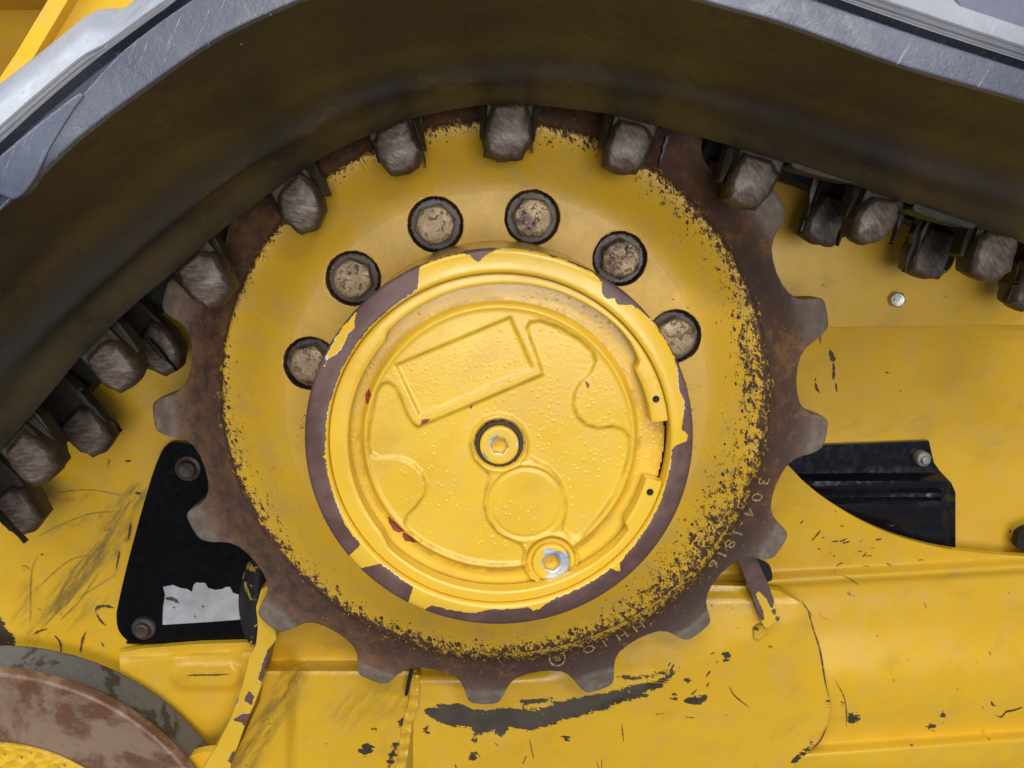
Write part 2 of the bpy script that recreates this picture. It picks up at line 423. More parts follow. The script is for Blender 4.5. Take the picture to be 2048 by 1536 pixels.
M_SMEAR = plain('faint_scratch', (.33, .215, .035), .5, bump=.2)
M_STICK = plain('torn_sticker', (.40, .40, .43), .5, bump=.3, var=.15)
M_HOSE = paint('worn_black_yellow', chip=2.2, chipscale=.025, bare=(.008, .008, .008), dust=.7, rough=.35, base=(.45, .30, .05))
M_STAMP = None
M_HOLE = plain('dark_hole', (.004, .004, .004), .7)

# ================================================================== drive sprocket
T = math.radians
NT_ = 17; PH = T(13.9); PITCH = 2*math.pi/NT_
spro = thing('drive_sprocket', 'big yellow and rust drive sprocket with seventeen worn teeth under the rubber track', 'sprocket')
BOLT_ANG = [T(a) for a in (108.5, 80.0, 51.2, 137.7, 22.2, 166.6)]
_step = T(28.9)
RB = 289.5
def face_h(R):
    h = np.where(R < 325, 69.0, 69-29*ss(318, 423, R))
    return h
def rim_h(R): return np.interp(R, [423, 425.5, 430, 440, 460, 478, 492], [40, 36.5, 33.5, 27, 12, 3.5, 0])
def wear_face(R, th):
    d = np.degrees(np.arctan2(np.sin(th), np.cos(th)))
    bell = lambda c, w_: np.exp(-((np.mod(d-c+180, 360)-180)/w_)**2)
    e = 423-R
    w = .05+.20*np.exp(-e/4.0)
    w = w+bell(-38, 34)*(.42*np.exp(-(e/62.)**2)+.10)+bell(12, 24)*(.34*np.exp(-(e/55.)**2)+.08)+bell(-92, 32)*.40*np.exp(-((e-6)/20.)**2)
    w = w+bell(55, 28)*.42*np.exp(-(e/38.)**2)+bell(105, 32)*.36*np.exp(-(e/22.)**2)+bell(150, 26)*.25*np.exp(-e/16.)
    w = w+bell(205, 34)*(.36*np.exp(-e/26.)+.17*np.exp(-e/110.))+bell(238, 16)*.28*np.exp(-e/20.)
    w = w+bell(188, 10)*.3*np.exp(-((R-285)/22.)**2)+bell(0, 10)*.3*np.exp(-((R-285)/20.)**2)
    w = w+.05*np.sin(th*7+1)*np.sin(R*.05+th*3)
    return np.clip(w, .0, .9)
def gold(R, th):      # paint flecks left on the rim next to the disc
    d = np.degrees(np.arctan2(np.sin(th), np.cos(th)))
    z = np.clip(1-np.abs((d+60)/72), 0, 1)**.6
    z2 = np.clip(1-np.abs((d-0)/28), 0, 1)*.5
    return np.clip(1.0-(.24+.42*np.maximum(z, z2))*np.exp(-(R-425)/(8+20*z)), .25, 1)
n = 900; th = np.arange(n)*2*math.pi/n
Rs = np.r_[230, np.arange(240, 423, 2.6), 423.5, 426, 430, 436]
rows = []; pits = []; wr = []
for R in Rs:
    h = np.full(n, float(face_h(np.array(R))))
    if R > 423: h = np.full(n, rim_h(R))
    pit = np.zeros(n)
    for a in BOLT_ANG:
        d = np.hypot(R*np.cos(th)-RB*math.cos(a), R*np.sin(th)-RB*math.sin(a))
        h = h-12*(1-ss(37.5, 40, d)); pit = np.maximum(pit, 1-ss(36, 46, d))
    rows.append((R, h)); pits.append(pit)
    wr.append(wear_face(np.minimum(R, 423.), th) if R <= 424 else gold(np.full(n, R), th))
V, Fc, RR, TT = polar(rows, th)
mesh('wheel_disc', V, Fc, M_SPR, spro, {'wear': np.concatenate(wr), 'pit': np.concatenate(pits), 'tip': np.zeros(len(V))}, sharp=50)

rows = [(R, rim_h(R)) for R in (436, 440, 446, 452, 460, 468, 476)]
V, Fc, RR, TT = polar(rows, np.arange(680)*2*math.pi/680)
mesh('rim', V, Fc, M_SPR, spro, {'wear': gold(RR, TT), 'pit': np.zeros(len(V)), 'tip': np.zeros(len(V))})
prof_a = np.array([0, 2.0, 2.7, 3.25, 3.6, 4.0, 4.8, 6.2, 8.2, 10.59]); prof_r = np.array([549, 548, 544, 535, 524, 512.5, 500, 490, 484, 482.])
def tooth_r(a): return np.interp(np.abs(a), prof_a, prof_r)
for kt in range(NT_):
    na = 48
    a = np.linspace(-PITCH/2, PITCH/2, na+1)
    # denser near the flank
    ad = np.degrees(a)
    skew = RNG.uniform(-.5, .3); wl = RNG.uniform(-8, 3)
    Rt = tooth_r(ad)
    ks = kt*PITCH+PH
    Rt = np.where(Rt > 500, Rt+wl*(Rt-500)/48, Rt)
    ang = ks+a+np.radians(skew)*np.clip((Rt-490)/58, 0, 1)*1.6
    rows = []; tp = []
    for t in (0, .12, .25, .38, .5, .6, .7, .8, .9, .97):
        R = 476+(Rt-476)*t
        h = rim_h(R)-13*ss(512, 548, R)
        rows.append((R, h)); tp.append(ss(508, 516, R))
    hl = -13*ss(512, 548, Rt)
    rows += [(Rt, hl-2.5), (Rt+.2, hl-8), (Rt+.2, -26), (Rt-1, -42), (470, -44)]
    tp += [ss(508, 516, Rt)]*2+[ss(500, 516, Rt)*.8+.1]*2+[np.zeros(na+1)]
    V, Fc, RR, TT = polar(rows, ang, closed=False)
    mesh('tooth', V, Fc, M_SPR, spro, {'wear': gold(RR, TT), 'pit': np.zeros(len(V)), 'tip': np.concatenate(tp)}, sharp=55)
# back of the wheel
V, Fc, _, _ = polar([(478, -44), (300, -60), (200, -60)], np.arange(170)*2*math.pi/170)
mesh('back_disc', V, flipf(Fc), M_RUSTY, spro)

# bolts in their counterbores
def bolt_mesh():
    n = 48; t = np.arange(n)*2*math.pi/n
    hexr = lambda r: r*math.cos(math.pi/6)/np.cos(np.mod(t, math.pi/3)-math.pi/6)
    rows = [(hexr(31), 0), (hexr(31), 22), (np.minimum(hexr(31), 28.8), 25.5), (np.minimum(hexr(30.5), 26.5), 27.6), (23, 28.4), (12, 28.0), (.5, 27.8)]
    return polar(rows, t)
bv, bf, _, _ = bolt_mesh()
for i, a in enumerate(BOLT_ANG):
    c = np.array([RB*math.cos(a)*S, -(69-11.5)*S, RB*math.sin(a)*S])
    rz = RNG.uniform(0, 1.04)
    v = bv.copy(); x, z = v[:, 0].copy(), v[:, 2].copy()
    v[:, 0] = x*math.cos(rz)-z*math.sin(rz); v[:, 2] = x*math.sin(rz)+z*math.cos(rz)
    mesh('bolt', v+c, flipf(bf) if False else bf, M_BOLT, spro, sharp=30)

# cast lettering on the rim
k = NT('cast_letter_metal'); nz = k.noise(.25, 4, .7)
M_STAMP = k.out(k.mix(k.ramp(nz, .45, .62), (.30, .20, .10), (.80, .60, .26)), .35, k.bump(nz, .4, 1.0), metal=.2)
def ring_text(txt, deg, R, size, step):
    vs, fs = [], []
    for i, ch in enumerate(txt):
        if ch == ' ': continue
        cu = bpy.data.curves.new('t', 'FONT'); cu.body = ch; cu.size = size*S; cu.align_x = 'CENTER'; cu.align_y = 'CENTER'
        cu.extrude = 1.8*S; cu.offset = -.1*S; cu.resolution_u = 4
        o = bpy.data.objects.new('t', cu); COL.objects.link(o)
        me = bpy.data.meshes.new_from_object(o.evaluated_get(bpy.context.evaluated_depsgraph_get()))
        a = T(deg)-i*step
        rad = np.array([math.cos(a), 0, math.sin(a)]); tan = np.array([math.sin(a), 0, -math.cos(a)])
        c = rad*R*S; hh = rim_h(R)
        k0 = len(vs)
        for v in me.vertices: vs.append(c+tan*v.co.x+rad*v.co.y+np.array([0, -rim_h(R+v.co.y/S)*S-v.co.z, 0]))
        for p in me.polygons: fs.append([k0+q for q in p.vertices])
        bpy.data.objects.remove(o); bpy.data.curves.remove(cu); bpy.data.meshes.remove(me)
    if vs: mesh('cast_lettering', vs, fs, M_STAMP, spro, smooth=False, label='raised cast part number on the rim')
bpy.context.view_layer.update()
ring_text('304', -17.5, 453, 34, T(3.55))
ring_text('-', -27.4, 453, 30, T(3))
ring_text('1816', -29.6, 453, 33, T(2.75))
ring_text('HH', -58.5, 455, 30, T(4.0))
ring_text('1O', -66.5, 455, 28, T(3.6))
ring_text('R', -77.0, 456, 21, T(3))
t = np.arange(40)*2*math.pi/40; a = T(-77.0)
V, Fc, _, _ = polar([(14, 0), (14, 2), (12, 2), (12, 0)], t)
mesh('cast_ring', V+np.array([456*S*math.cos(a), -(rim_h(456.)+2)*S, 456*S*math.sin(a)]), Fc, M_STAMP, spro)

# ================================================================== hub
hub = thing('final_drive_hub', 'round yellow hub with chipped rim and embossed cover in the middle of the sprocket', 'hub', (0, -69*S, 0))
RBT = np.array([(-2,226),(-1,226),(0,232),(1,245),(3,246),(5,238),(8,240),(12,246),(18,243),(22,248),(28,252.5),(40,253),(44,251),(48,247),(51,236),(53,240),(55,233),(57,236),(59,247),(62,252),(75,252.5),(88,254.5),(91,252.5),(94,247),(97,238),(99,248),(101,252),(112,253),(114,251),(115.5,240),(117,229),(120,227),(140,226),(160,226),(180,227),(183,227),(184,231),(185,227),(200,229),(210,231),(214,229),(216.5,229),(217.5,257),(222,257),(224,240),(225.5,228),(230,226),(236,228),(239.5,228),(241,255),(246,257),(247,246),(248,241),(251,240),(256,239),(262,237),(266,230),(275,230),(280,231),(281,237),(283,236),(286,230),(290,227),(308,227),(311,228),(312.5,240),(314.5,230),(320,227),(358,226)], float)
zA = lambda L: [(600+x/2.4976, 450+y/2.4976) for x, y in L]
zB = lambda L: [(600+x/2.4976, 750+y/2.4976) for x, y in L]
flake = zA([(280,440),(268,520),(240,545),(215,600),(190,640),(140,670),(122,705),(128,660),(165,590),(215,505)])
def to_plane(poly, h):
    a = np.array(poly); w = U(a[:, 0], a[:, 1], h)/S; return w[:, [0, 2]]
FL = to_plane(flake, 288)
n = 1100; th = np.arange(n)*2*math.pi/n; deg = np.degrees(th)
rb = np.interp(np.where(deg > 358, deg-360, deg), RBT[:, 0], RBT[:, 1])
prof = [(252, 69), (252, 120), (252, 200), (252.5, 270), (254, 275), (254.3, 281)]+[(253.6, 284), (252, 286), (250, 287), (247.5, 287.6), (245, 288.2), (242.5, 288.6), (240, 289), (237.5, 289.4), (235, 289.7), (232.5, 290), (230, 290), (228, 290), (226, 289.6), (224, 288.6), (223.3, 286), (223.3, 262), (223.3, 255)]
V, Fc, RR, TT = polar(prof, th)
rbv = np.tile(rb, len(prof)); h_ = np.repeat([p[1] for p in prof], n); rr_ = np.repeat([p[0] for p in prof], n)
d = (rr_-rbv)
d = np.where(h_ < 283, np.where(rbv > 251, -6, 3-(283-h_)*1.4), d)
isl = -sdf(np.stack([V[:, 0], V[:, 2]], 1)/S, FL)
d = np.minimum(d, np.where(h_ > 280, -isl, 9))
mesh('flange_ring', V, Fc, M_HUB, hub, {'chip': np.clip(.5+d/9, 0, 1), 'grime': np.zeros(len(V))}, sharp=50)
# snap ring
SR = np.array([(8,200),(29,200),(31,210),(38,214),(45,215),(60,213),(90,209),(120,207),(134,206),(136,203),(138,199.5),(180,198),(218,199),(221,202),(224,206),(270,206),(300,208),(318,211),(325,210),(326.5,201),(328,199.5),(346,199)], float)
th = np.radians(np.linspace(8, 346, 520)); ri = np.interp(np.degrees(th), SR[:, 0], SR[:, 1])
rows = [(223, 262), (223, 281), (221.8, 283), (219, 283.6)]+[(219+(ri+1.8-219)*q, 283.6) for q in (.33, .66, 1)]+[(ri+.4, 282.8), (ri, 281), (ri, 262)]
V, Fc, RR, TT = polar(rows, th, closed=False)
m_ = len(th); Fc = Fc+[tuple(r*m_ for r in range(len(rows)))[::-1], tuple(r*m_+m_-1 for r in range(len(rows)))]
snap = mesh('snap_ring', V, Fc, M_HUB, hub, {'chip': np.zeros(len(V)), 'grime': np.zeros(len(V))}, sharp=40)
for (hx, hy) in ((1312, 798), (1300, 984)):
    c = U(hx, hy, 284); tt = np.arange(20)*2*math.pi/20
    V, Fc, _, _ = polar([(4.6, .6), (4.2, .9), (3.4, .4), (.2, .3)], tt)
    mesh('plier_hole', V+c, Fc, M_HOLE, snap)
# embossed cover
rect = zA([(480,700),(1050,462),(1160,712),(600,952)])
pocket = zA([(1135,520),(1148,488),(1200,478),(1300,515),(1400,575),(1460,630),(1477,680),(1455,735),(1400,785),(1370,840),(1364,900),(1385,960),(1430,1000),(1490,1016),(1570,1008),(1620,1025),(1642,1060),(1640,1130),(1615,1240),(1570,1340),(1510,1430),(1450,1500)])+zB([(1400,815),(1345,805),(1312,770),(1328,700),(1330,620),(1300,530),(1240,460),(1180,430),(1140,405),(1134,380),(1140,330),(1110,260),(1050,210),(990,195),(920,215),(865,280),(850,350),(870,420),(920,470),(948,505),(930,560),(915,640),(935,720),(985,790),(1050,822),(1100,845),(1120,880),(1110,942),(1060,947),(940,942),(820,920),(700,875),(610,830),(545,780),(525,740),(535,700),(580,660),(620,600),(632,550),(610,490),(560,440),(500,415),(440,410),(390,415),(355,390),(343,340),(350,260),(365,180),(388,80),(408,48),(440,38),(475,60),(500,110),(530,190),(560,240),(585,262),(620,250),(900,133)])+zA([(1215,748),(1200,700),(1165,600)])
CH = 266.0
rectP, pockP = to_plane(rect, CH), to_plane(pocket, CH)
g = 1.9
gx, gy = np.meshgrid(np.arange(-222, 222.1, g), np.arange(-222, 222.1, g)); Q = np.stack([gx.ravel(), gy.ravel()], 1); Rq = np.hypot(*Q.T)
def hole(pt, r):
    c = to_plane([pt], CH)[0]; return np.hypot(*(Q-c).T)-r
h = CH-9*ss(178, 186, Rq)+4*ss(176, 168, Rq)*0
h = h+2.0*np.exp(-((Rq-178)/3.)**2)
h = h-3.0*ss(2.0, -2.0, sdf(Q, pockP))-2.8*ss(1.8, -1.8, sdf(Q, rectP))
bd = hole((1051.5, 1006), 0); h = h-1.8*np.exp(-((bd-49)/2.)**2)+1.4*np.exp(-((bd-53.5)/2.5)**2)
p1, p2 = hole((998.5, 888), 0), hole((1102, 1121), 0)
h = np.where(p2 < 37, np.maximum(h, CH), h)
for pd in (p1, p2): h = h-8*ss(34.5, 32.0, pd)+1.8*np.exp(-((pd-37)/2.4)**2)
cchips = [to_plane(zB(L), CH) for L in ([(435,715),(478,745),(515,770),(520,790),(495,800),(465,790),(440,750)],[(512,800),(560,808),(600,845),(560,848),(525,842),(510,825)],[(340,70),(358,100),(340,150),(318,140),(325,100)],[(608,222),(650,220),(640,240),(605,250)])]+[to_plane(zA(L), CH) for L in ([(1425,780),(1445,795),(1440,820),(1430,810)],[(850,905),(862,903),(858,922),(848,918)])]
gdirt = .55*np.exp(-((sdf(Q, pockP)-1.0)/2.0)**2)+.5*np.exp(-((Rq-188)/2.5)**2)+.2*ss(203, 208, Rq)+.45*np.exp(-((sdf(Q, rectP)-.5)/1.6)**2)
keep = Rq < 221.5
idx = -np.ones(len(Q), int); idx[keep] = np.arange(keep.sum()); nx = gx.shape[1]; ny = gx.shape[0]
I = idx.reshape(ny, nx); f = np.stack([I[:-1, :-1], I[:-1, 1:], I[1:, 1:], I[1:, :-1]], -1).reshape(-1, 4); f = f[(f >= 0).all(1)]
Vc = np.stack([Q[:, 0]*S, -h*S, Q[:, 1]*S], 1)[keep]
cv = np.clip(.5-np.min([sdf(Q[keep], c) for c in cchips], 0)/7, 0, 1)
cv = np.maximum(cv, np.where((p1[keep] > 24.5) & (p1[keep] < 33.5), .50, 0))
cover = mesh('cover_plate', Vc, f.tolist(), M_COVER, hub, {'chip': cv, 'grime': np.clip(gdirt, 0, .7)[keep]}, sharp=0)
def plug(pt, chips, rz):
    c = U(pt[0], pt[1], CH-7); n = 72; t = np.arange(n)*2*math.pi/n
    hx = lambda r: r*math.cos(math.pi/6)/np.cos(np.mod(t+rz, math.pi/3)-math.pi/6)
    rows = [(26, 0), (26, 7), (25.4, 8.4), (24, 9), (22, 9.1), (20, 9.1), (18, 9.1), (16, 9.1), (14, 9.1), (13.2, 9), (hx(12.4), 8.8), (hx(11.6), 7.6), (hx(11.4), 4), (hx(11.4), -5), (.3, -7)]
    V, Fc, RR, TT = polar(rows, t); V = V+c
    Qp = np.stack([V[:, 0], V[:, 2]], 1)/S
    ch = np.clip(.5-np.min([sdf(Qp, to_plane(L, CH+2)) for L in chips], 0)/5, 0, 1)
    hh_ = (c[1]-V[:, 1])/S; ch = np.where((RR < 12.6) & (hh_ > 7), .8, ch); ch = np.where((RR < 12.6) & (hh_ < 5), .1, ch)
    pl = mesh('drain_plug', V, Fc, M_PLUG, hub, {'chip': ch, 'grime': np.zeros(len(V))}, sharp=35)
    V, Fc, _, _ = polar([(32.6, .4), (31.5, 1.6), (27.2, 1.6), (26.2, .4)], t)
    ang = np.degrees(t)
    mesh('seal_washer', V+c, Fc, M_PIT if pt[1] < 1000 else M_HUB, pl)
z5 = lambda L: [(920+x/9.6, 800+y/9.6) for x, y in L]; z6 = lambda L: [(1020+x/10.24, 1040+y/10.24) for x, y in L]
plug((998.5, 888), [z5([(530,870),(560,760),(640,690),(710,650),(760,690),(700,730),(640,760),(600,860)]), z5([(440,1010),(490,1000),(540,1100),(520,1140),(460,1070)]), z5([(1060,880),(1100,800),(1130,850),(1100,900)])], .1)
plug((1102, 1121), [z6([(700,600),(820,580),(920,640),(1000,620),(1060,650),(1190,660),(1260,740),(1290,840),(1230,1000),(1120,1120),(1000,1180),(830,1220),(700,1200),(720,1110),(850,1100),(800,1050),(700,980),(650,880),(650,800),(720,740),(690,680)]), z6([(730,340),(860,330),(1000,330),(1180,420),(1290,560),(1300,720),(1240,740),(1150,560),(1000,450),(850,410),(740,430)])], .3)

# ================================================================== rubber track
track = thing('rubber_track', 'thick black rubber track arching over the sprocket with worn inner lugs', 'rubber track', tuple(U(1000, 150, 140)))
NP_ = 150
def curve(pts, h): 
    p = resample(spline(pts, 10), NP_); return p, np.full(NP_, float(h))
cA = [(-170,1080),(-60,960),(6,895),(100,787),(173,700),(272,606),(354,538),(431,470),(551,378),(650,312),(749,266),(852,230),(1010,208),(1190,224),(1289,245),(1399,274),(1500,303),(1600,334),(1724,376),(1843,416),(1970,460),(2110,510),(2240,556)]
cL = [(-200,1000),(-80,880),(0,800),(120,665),(240,548),(370,440),(478,352),(600,290),(700,240),(770,210),(835,190),(1011,172),(1143,181),(1319,206),(1480,250),(1656,305),(1826,366),(2000,420),(2140,465),(2260,505)]
cV = [(-220,950),(-90,810),(0,728),(88,648),(249,515),(308,462),(400,390),(513,314),(600,258),(704,200),(835,166),(967,150),(1099,143),(1275,166),(1519,216),(1700,280),(1809,322),(1963,364),(2140,420),(2270,462)]
cR = [(-230,840),(-100,700),(0,605),(90,515),(191,428),(342,308),(440,250),(513,215),(594,171),(748,114),(901,82),(1055,66),(1187,84),(1340,118),(1460,145),(1587,180),(1690,213),(1860,256),(1997,297),(2150,345),(2280,388)]
cE = [(-240,640),(-120,528),(0,424),(68,369),(171,273),(308,171),(444,79),(615,0),(760,-50),(1000,-88),(1200,-62),(1382,0),(1539,44),(1666,89),(1802,137),(2048,208),(2200,255),(2330,298)]
def off_of(base, d):
    """world curve moved outward by d units along the path normal"""
    tng = np.gradient(base, axis=0); nrm = np.stack([-tng[:, 2], np.zeros(len(base)), tng[:, 0]], 1); nrm /= np.linalg.norm(nrm, axis=1)[:, None]
    return base+nrm*d*S
def strip(name, curves, mat, parent, flip=False, sharp=40, sub=6, **kw):
    C = np.array(curves)
    if sub > 1:
        L = []
        for i in range(C.shape[1]): L.append(spline(C[:, i], sub))
        C = np.array(L).transpose(1, 0, 2)
    r, n = C.shape[:2]; V = C.reshape(-1, 3); Fc = []
    for a in range(r-1):
        for i in range(n-1): 
            q = (a*n+i, a*n+i+1, (a+1)*n+i+1, (a+1)*n+i); Fc.append(q if not flip else q[::-1])
    return mesh(name, V, Fc, mat, parent, sharp=sharp, **kw)
def C3(pts, h):
    p, hh = curve(pts, h); return U(p[:, 0], p[:, 1], hh)
HA, HE = 140, 500
A, Lc, Vc_, Rc, Ec = C3(cA, HA), C3(cL, 185), C3(cV, 235), C3(cR, 330), C3(cE, HE)
def wob(c, a, f, ph=0): return off_of(c, 0)+np.stack([np.zeros(NP_), np.zeros(NP_), a*S*np.sin(np.arange(NP_)*f+ph)], 1)
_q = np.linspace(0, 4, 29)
_sheen = np.exp(-((_q-1.95)/.38)**2)  # weight of the painted highlight band in the valley
strip('carcass', [A, Lc, Vc_, Rc, Ec], M_UNDER, track, sub=7, attrs={'valley_sheen': np.repeat(_sheen, NP_), 'dusty': np.repeat(.18+.75*np.exp(-((_q-2.85)/.28)**2)+.6*np.exp(-((_q-.55)/.45)**2)+.25*np.exp(-((_q-3.6)/.3)**2), NP_)})
def yshift(c, h): q = c.copy(); q[:, 1] = -h*S; return q
# channel the teeth run in, behind the lip
A0 = off_of(A, 0)
strip('tooth_channel', [A, yshift(off_of(A, 8), 128), yshift(off_of(A, 115), 100), yshift(off_of(A, 130), 0), yshift(off_of(A, 115), -100), yshift(off_of(A, 8), -128), yshift(A, -140), yshift(off_of(A, 60), -330), yshift(off_of(A, 120), -500)], M_FIN, track, sub=1, flip=True)
# outer edge: lower strip, groove, ridge, tread face
cG = [(-240,634),(-120,520),(0,414),(58,350),(98,290),(144,217),(185,168),(236,112),(297,62),(379,4),(480,-55),(700,-135),(1000,-168),(1300,-98),(1500,-42),(1645,8),(1844,76),(2048,141),(2200,190),(2330,236)]
cW = [(-240,500),(-100,372),(0,285),(85,208),(174,133),(271,60),(330,18),(420,-42),(700,-160),(1000,-196),(1300,-126),(1500,-68),(1660,-8),(1844,56),(2048,122),(2200,172),(2330,216)]
cT = [(-240,395),(-100,262),(0,187),(82,123),(145,72),(172,52),(190,46),(221,49),(246,37),(295,0),(340,-32),(480,-125),(700,-225),(1000,-262),(1300,-196),(1560,-120),(1800,-55),(1900,-20),(2048,30),(2200,80),(2330,125)]
G, Wc, Tc = C3(cG, 512), C3(cW, 512), C3(cT, 470)
Gi, Wi = yshift(off_of(G, 2.0), 490), yshift(off_of(Wc, -2.0), 490)
Eb = yshift(off_of(Ec, 1.5), 508)
strip('edge_strip', [Ec, Eb, off_of(G, -3), G, Gi], M_EDGE, track, sub=1, sharp=30)
strip('tread_edge', [Gi, Wi, Wc], M_EDGE, track, sub=1, sharp=30)
p1_, p2_ = [Wc*(1-q)+Tc*q for q in (.25, .5)]
strip('tread_face', [Wc, off_of(p1_, -3), p2_, Tc, yshift(off_of(Tc, 30), 380), yshift(off_of(Tc, 60), 0), yshift(off_of(Tc, 40), -420), yshift(off_of(A, 130), -500)], M_TREAD, track, sub=3, sharp=0)
# fine moulding ribs along the ridge
for q, hh in ((.06, 513.5), (.16, 511.5), (.27, 508.5)):
    c = Wc*(1-q)+Tc*q; strip('moulding_rib', [yshift(off_of(c, -1.6), hh-6), yshift(c, hh), yshift(off_of(c, 1.6), hh-6)], M_TREAD, track, sub=1, sharp=0)
sheet('tread_block', [(1895,-60),(1905,-20),(1918,10),(1950,36),(2000,55),(2060,72),(2160,100),(2160,-60)], const(486), M_BLOCK, track, res=14, thick=40)
sheet('tread_block', [(-120,480),(-20,392),(30,398),(66,362),(100,296),(145,222),(168,190),(150,192),(60,262),(-20,330),(-120,420)], lambda x, y: 514-0*x, M_EDGE, track, res=12, thick=16)

for L_ in ([(1590,318),(1606,312),(1714,350),(1718,362),(1704,367),(1592,338)],[(1830,408),(1846,404),(1946,440),(1950,452),(1936,456),(1836,426)]):
    sheet('lip_pad', L_, lambda x, y: 144+0*x, M_FLAP, track, res=7, thick=60)
# drive lugs
LUG = [(62,925,.66,.75),(226,738,.66,.75),(408,564,.66,.75),(603,412,.50,.87),(800,302,.26,.97),(1018,268,.0,1),(1257,300,-.20,.98),(1505,367,-.27,.96),(1757,445,-.27,.96),(1994,520,-.28,.96)]
EXTRA = [(-95,1105,.66,.75),(2225,595,-.28,.96)]
def lug_mesh(seed):
    r = np.random.default_rng(seed)
    o = np.array([(-23,38),(20,42),(31,21),(32,-8),(21,-29),(-3,-37),(-25,-30),(-31,-5),(-30,19)], float)   # x along the track, y away from the tip
    o = o+r.normal(0, 2.2, o.shape)
    o = np.array([o[i]*(1-t)+o[(i+1) % len(o)]*t+r.normal(0, .7, 2) for i in range(len(o)) for t in (0, .34, .67)]); n = len(o); up = o[:, 1] > 16
    rings = [(.93, -58), (.98, -40), (1.03, -24), (1.0, -13), (.94, -6.5), (.78, -.5), (.42, 1.8)]
    cx, cy = r.uniform(-4, 6), r.uniform(0, 9)
    V, fr = [], []
    for sc, h in rings:
        q = o.copy()
        q[:, 0] = cx*(1-sc if sc < 1 and h > -20 else 0)+q[:, 0]*sc; q[:, 1] = np.where(sc < 1, (cy*(1-sc) if h > -20 else 0)+q[:, 1]*sc, q[:, 1])
        if h < -20: q[up, 1] += 95; q[up, 0] *= .9
        q += r.normal(0, .5, q.shape)
        hh = h-np.maximum(0, -q[:, 1]-12)*.22*(h > -20)-np.maximum(0, q[:, 1]-18)*.28*(h > -20)+r.normal(0, .5, n)
        V.append(np.stack([q[:, 0]*S, -hh*S, q[:, 1]*S], 1)); fr += [0 if h < -8 else .12 if h < -4 else .8 if h < 0 else 1.0]*n
    V = np.vstack(V); Fc = []
    for r_ in range(len(rings)-1):
        for i in range(n):
            j = (i+1) % n; Fc.append((r_*n+i, r_*n+j, (r_+1)*n+j, (r_+1)*n+i))
    Fc.append(tuple(range((len(rings)-1)*n, len(rings)*n)))
    return V, Fc, fr
def flap_mesh(sgn, seed):
    r = np.random.default_rng(seed+40)
    p = np.array([(29,110),(29,20),(30,2),(33,-8),(36,-4),(38,14),(42,44),(46,110)], float)*np.array([sgn, 1])+r.normal(0, 1.5, (8, 2))
    V = [(x*S, (24+4*k_)*S if i_ == 0 else 66*S, y*S) for i_ in (0, 1) for k_, (x, y) in enumerate(p)]
    V = [(x, .5*(y+24*S) if abs(y) < 60*S else y, z) for x, y, z in V]
    n = len(p); F_ = [tuple(range(n)), tuple(range(2*n-1, n-1, -1))]+[(i, i+n, (i+1) % n+n, (i+1) % n) for i in range(n)]
    return np.array(V), F_
lug0 = None; rear0 = None
def fin_mesh(w, l, seed):
    r = np.random.default_rng(seed); k = 7
    tt = np.linspace(0, 1, k); xs = np.stack([-w*(1-.85*tt**1.5)+r.uniform(-2.2, 2.2, k), w*(1-.8*tt**1.3)+r.uniform(-1.5, 1.5, k)], 1); ys = 60-tt*(60+l)
    V, Fc = [], []
    for s_ in (0, -14):
        for a in range(k): V += [(xs[a, 0]*S, -s_*S, ys[a]*S), (xs[a, 1]*S, -s_*S, ys[a]*S)]
    for a in range(k-1):
        Fc += [(2*a, 2*a+1, 2*a+3, 2*a+2)]
        Fc += [(2*a, 2*a+2, 2*k+2*a+2, 2*k+2*a), (2*a+1, 2*k+2*a+1, 2*k+2*a+3, 2*a+3)]
    return np.array(V), Fc
def place(proto, pos, tip, scale=1.0, jit=0.0, data=None):
    o = proto.copy(); COL.objects.link(o)
    o.parent = track; o.location = Vector(pos)-track.location
    a = math.atan2(tip[0], tip[1])            # tip direction right, down
    o.rotation_euler = (0, -a*-1+jit, 0); o.scale = (scale, 1, scale)
    return o
protoL = []
for q_ in range(5):
    lv, lf, lfr = lug_mesh(q_); protoL.append(mesh('drive_lug', lv, lf, M_LUG, None, {'front': lfr}, sharp=26))
flaps = [mesh('rubber_flap', *flap_mesh(sg, q_), M_FLAP, None, smooth=False) for sg in (-1, 1) for q_ in (0, 1)]
fins = [mesh('torn_fin', *fin_mesh(w, l, i), M_FIN, None, smooth=False) for i, (w, l) in enumerate(((4, 30), (5.5, 16), (4, 40)))]
for i, (x, y, tx, ty) in enumerate(LUG+EXTRA):
    pos = U(x, y, 150); jit = random.uniform(-.06, .06); sc = random.uniform(.96, 1.06)
    place(protoL[i % 5], pos, (-tx, ty), sc, jit)
    for sg in (0, 1): place(flaps[(i+sg) % 2+2*sg], pos, (-tx, ty), sc, jit)
    rp = pos.copy(); rp[1] = 30*S
    place(protoL[(i+2) % 5], rp+np.array([tx, 0, -ty])*7*S, (-tx, ty), sc*1.14, jit+random.uniform(-.04, .04))
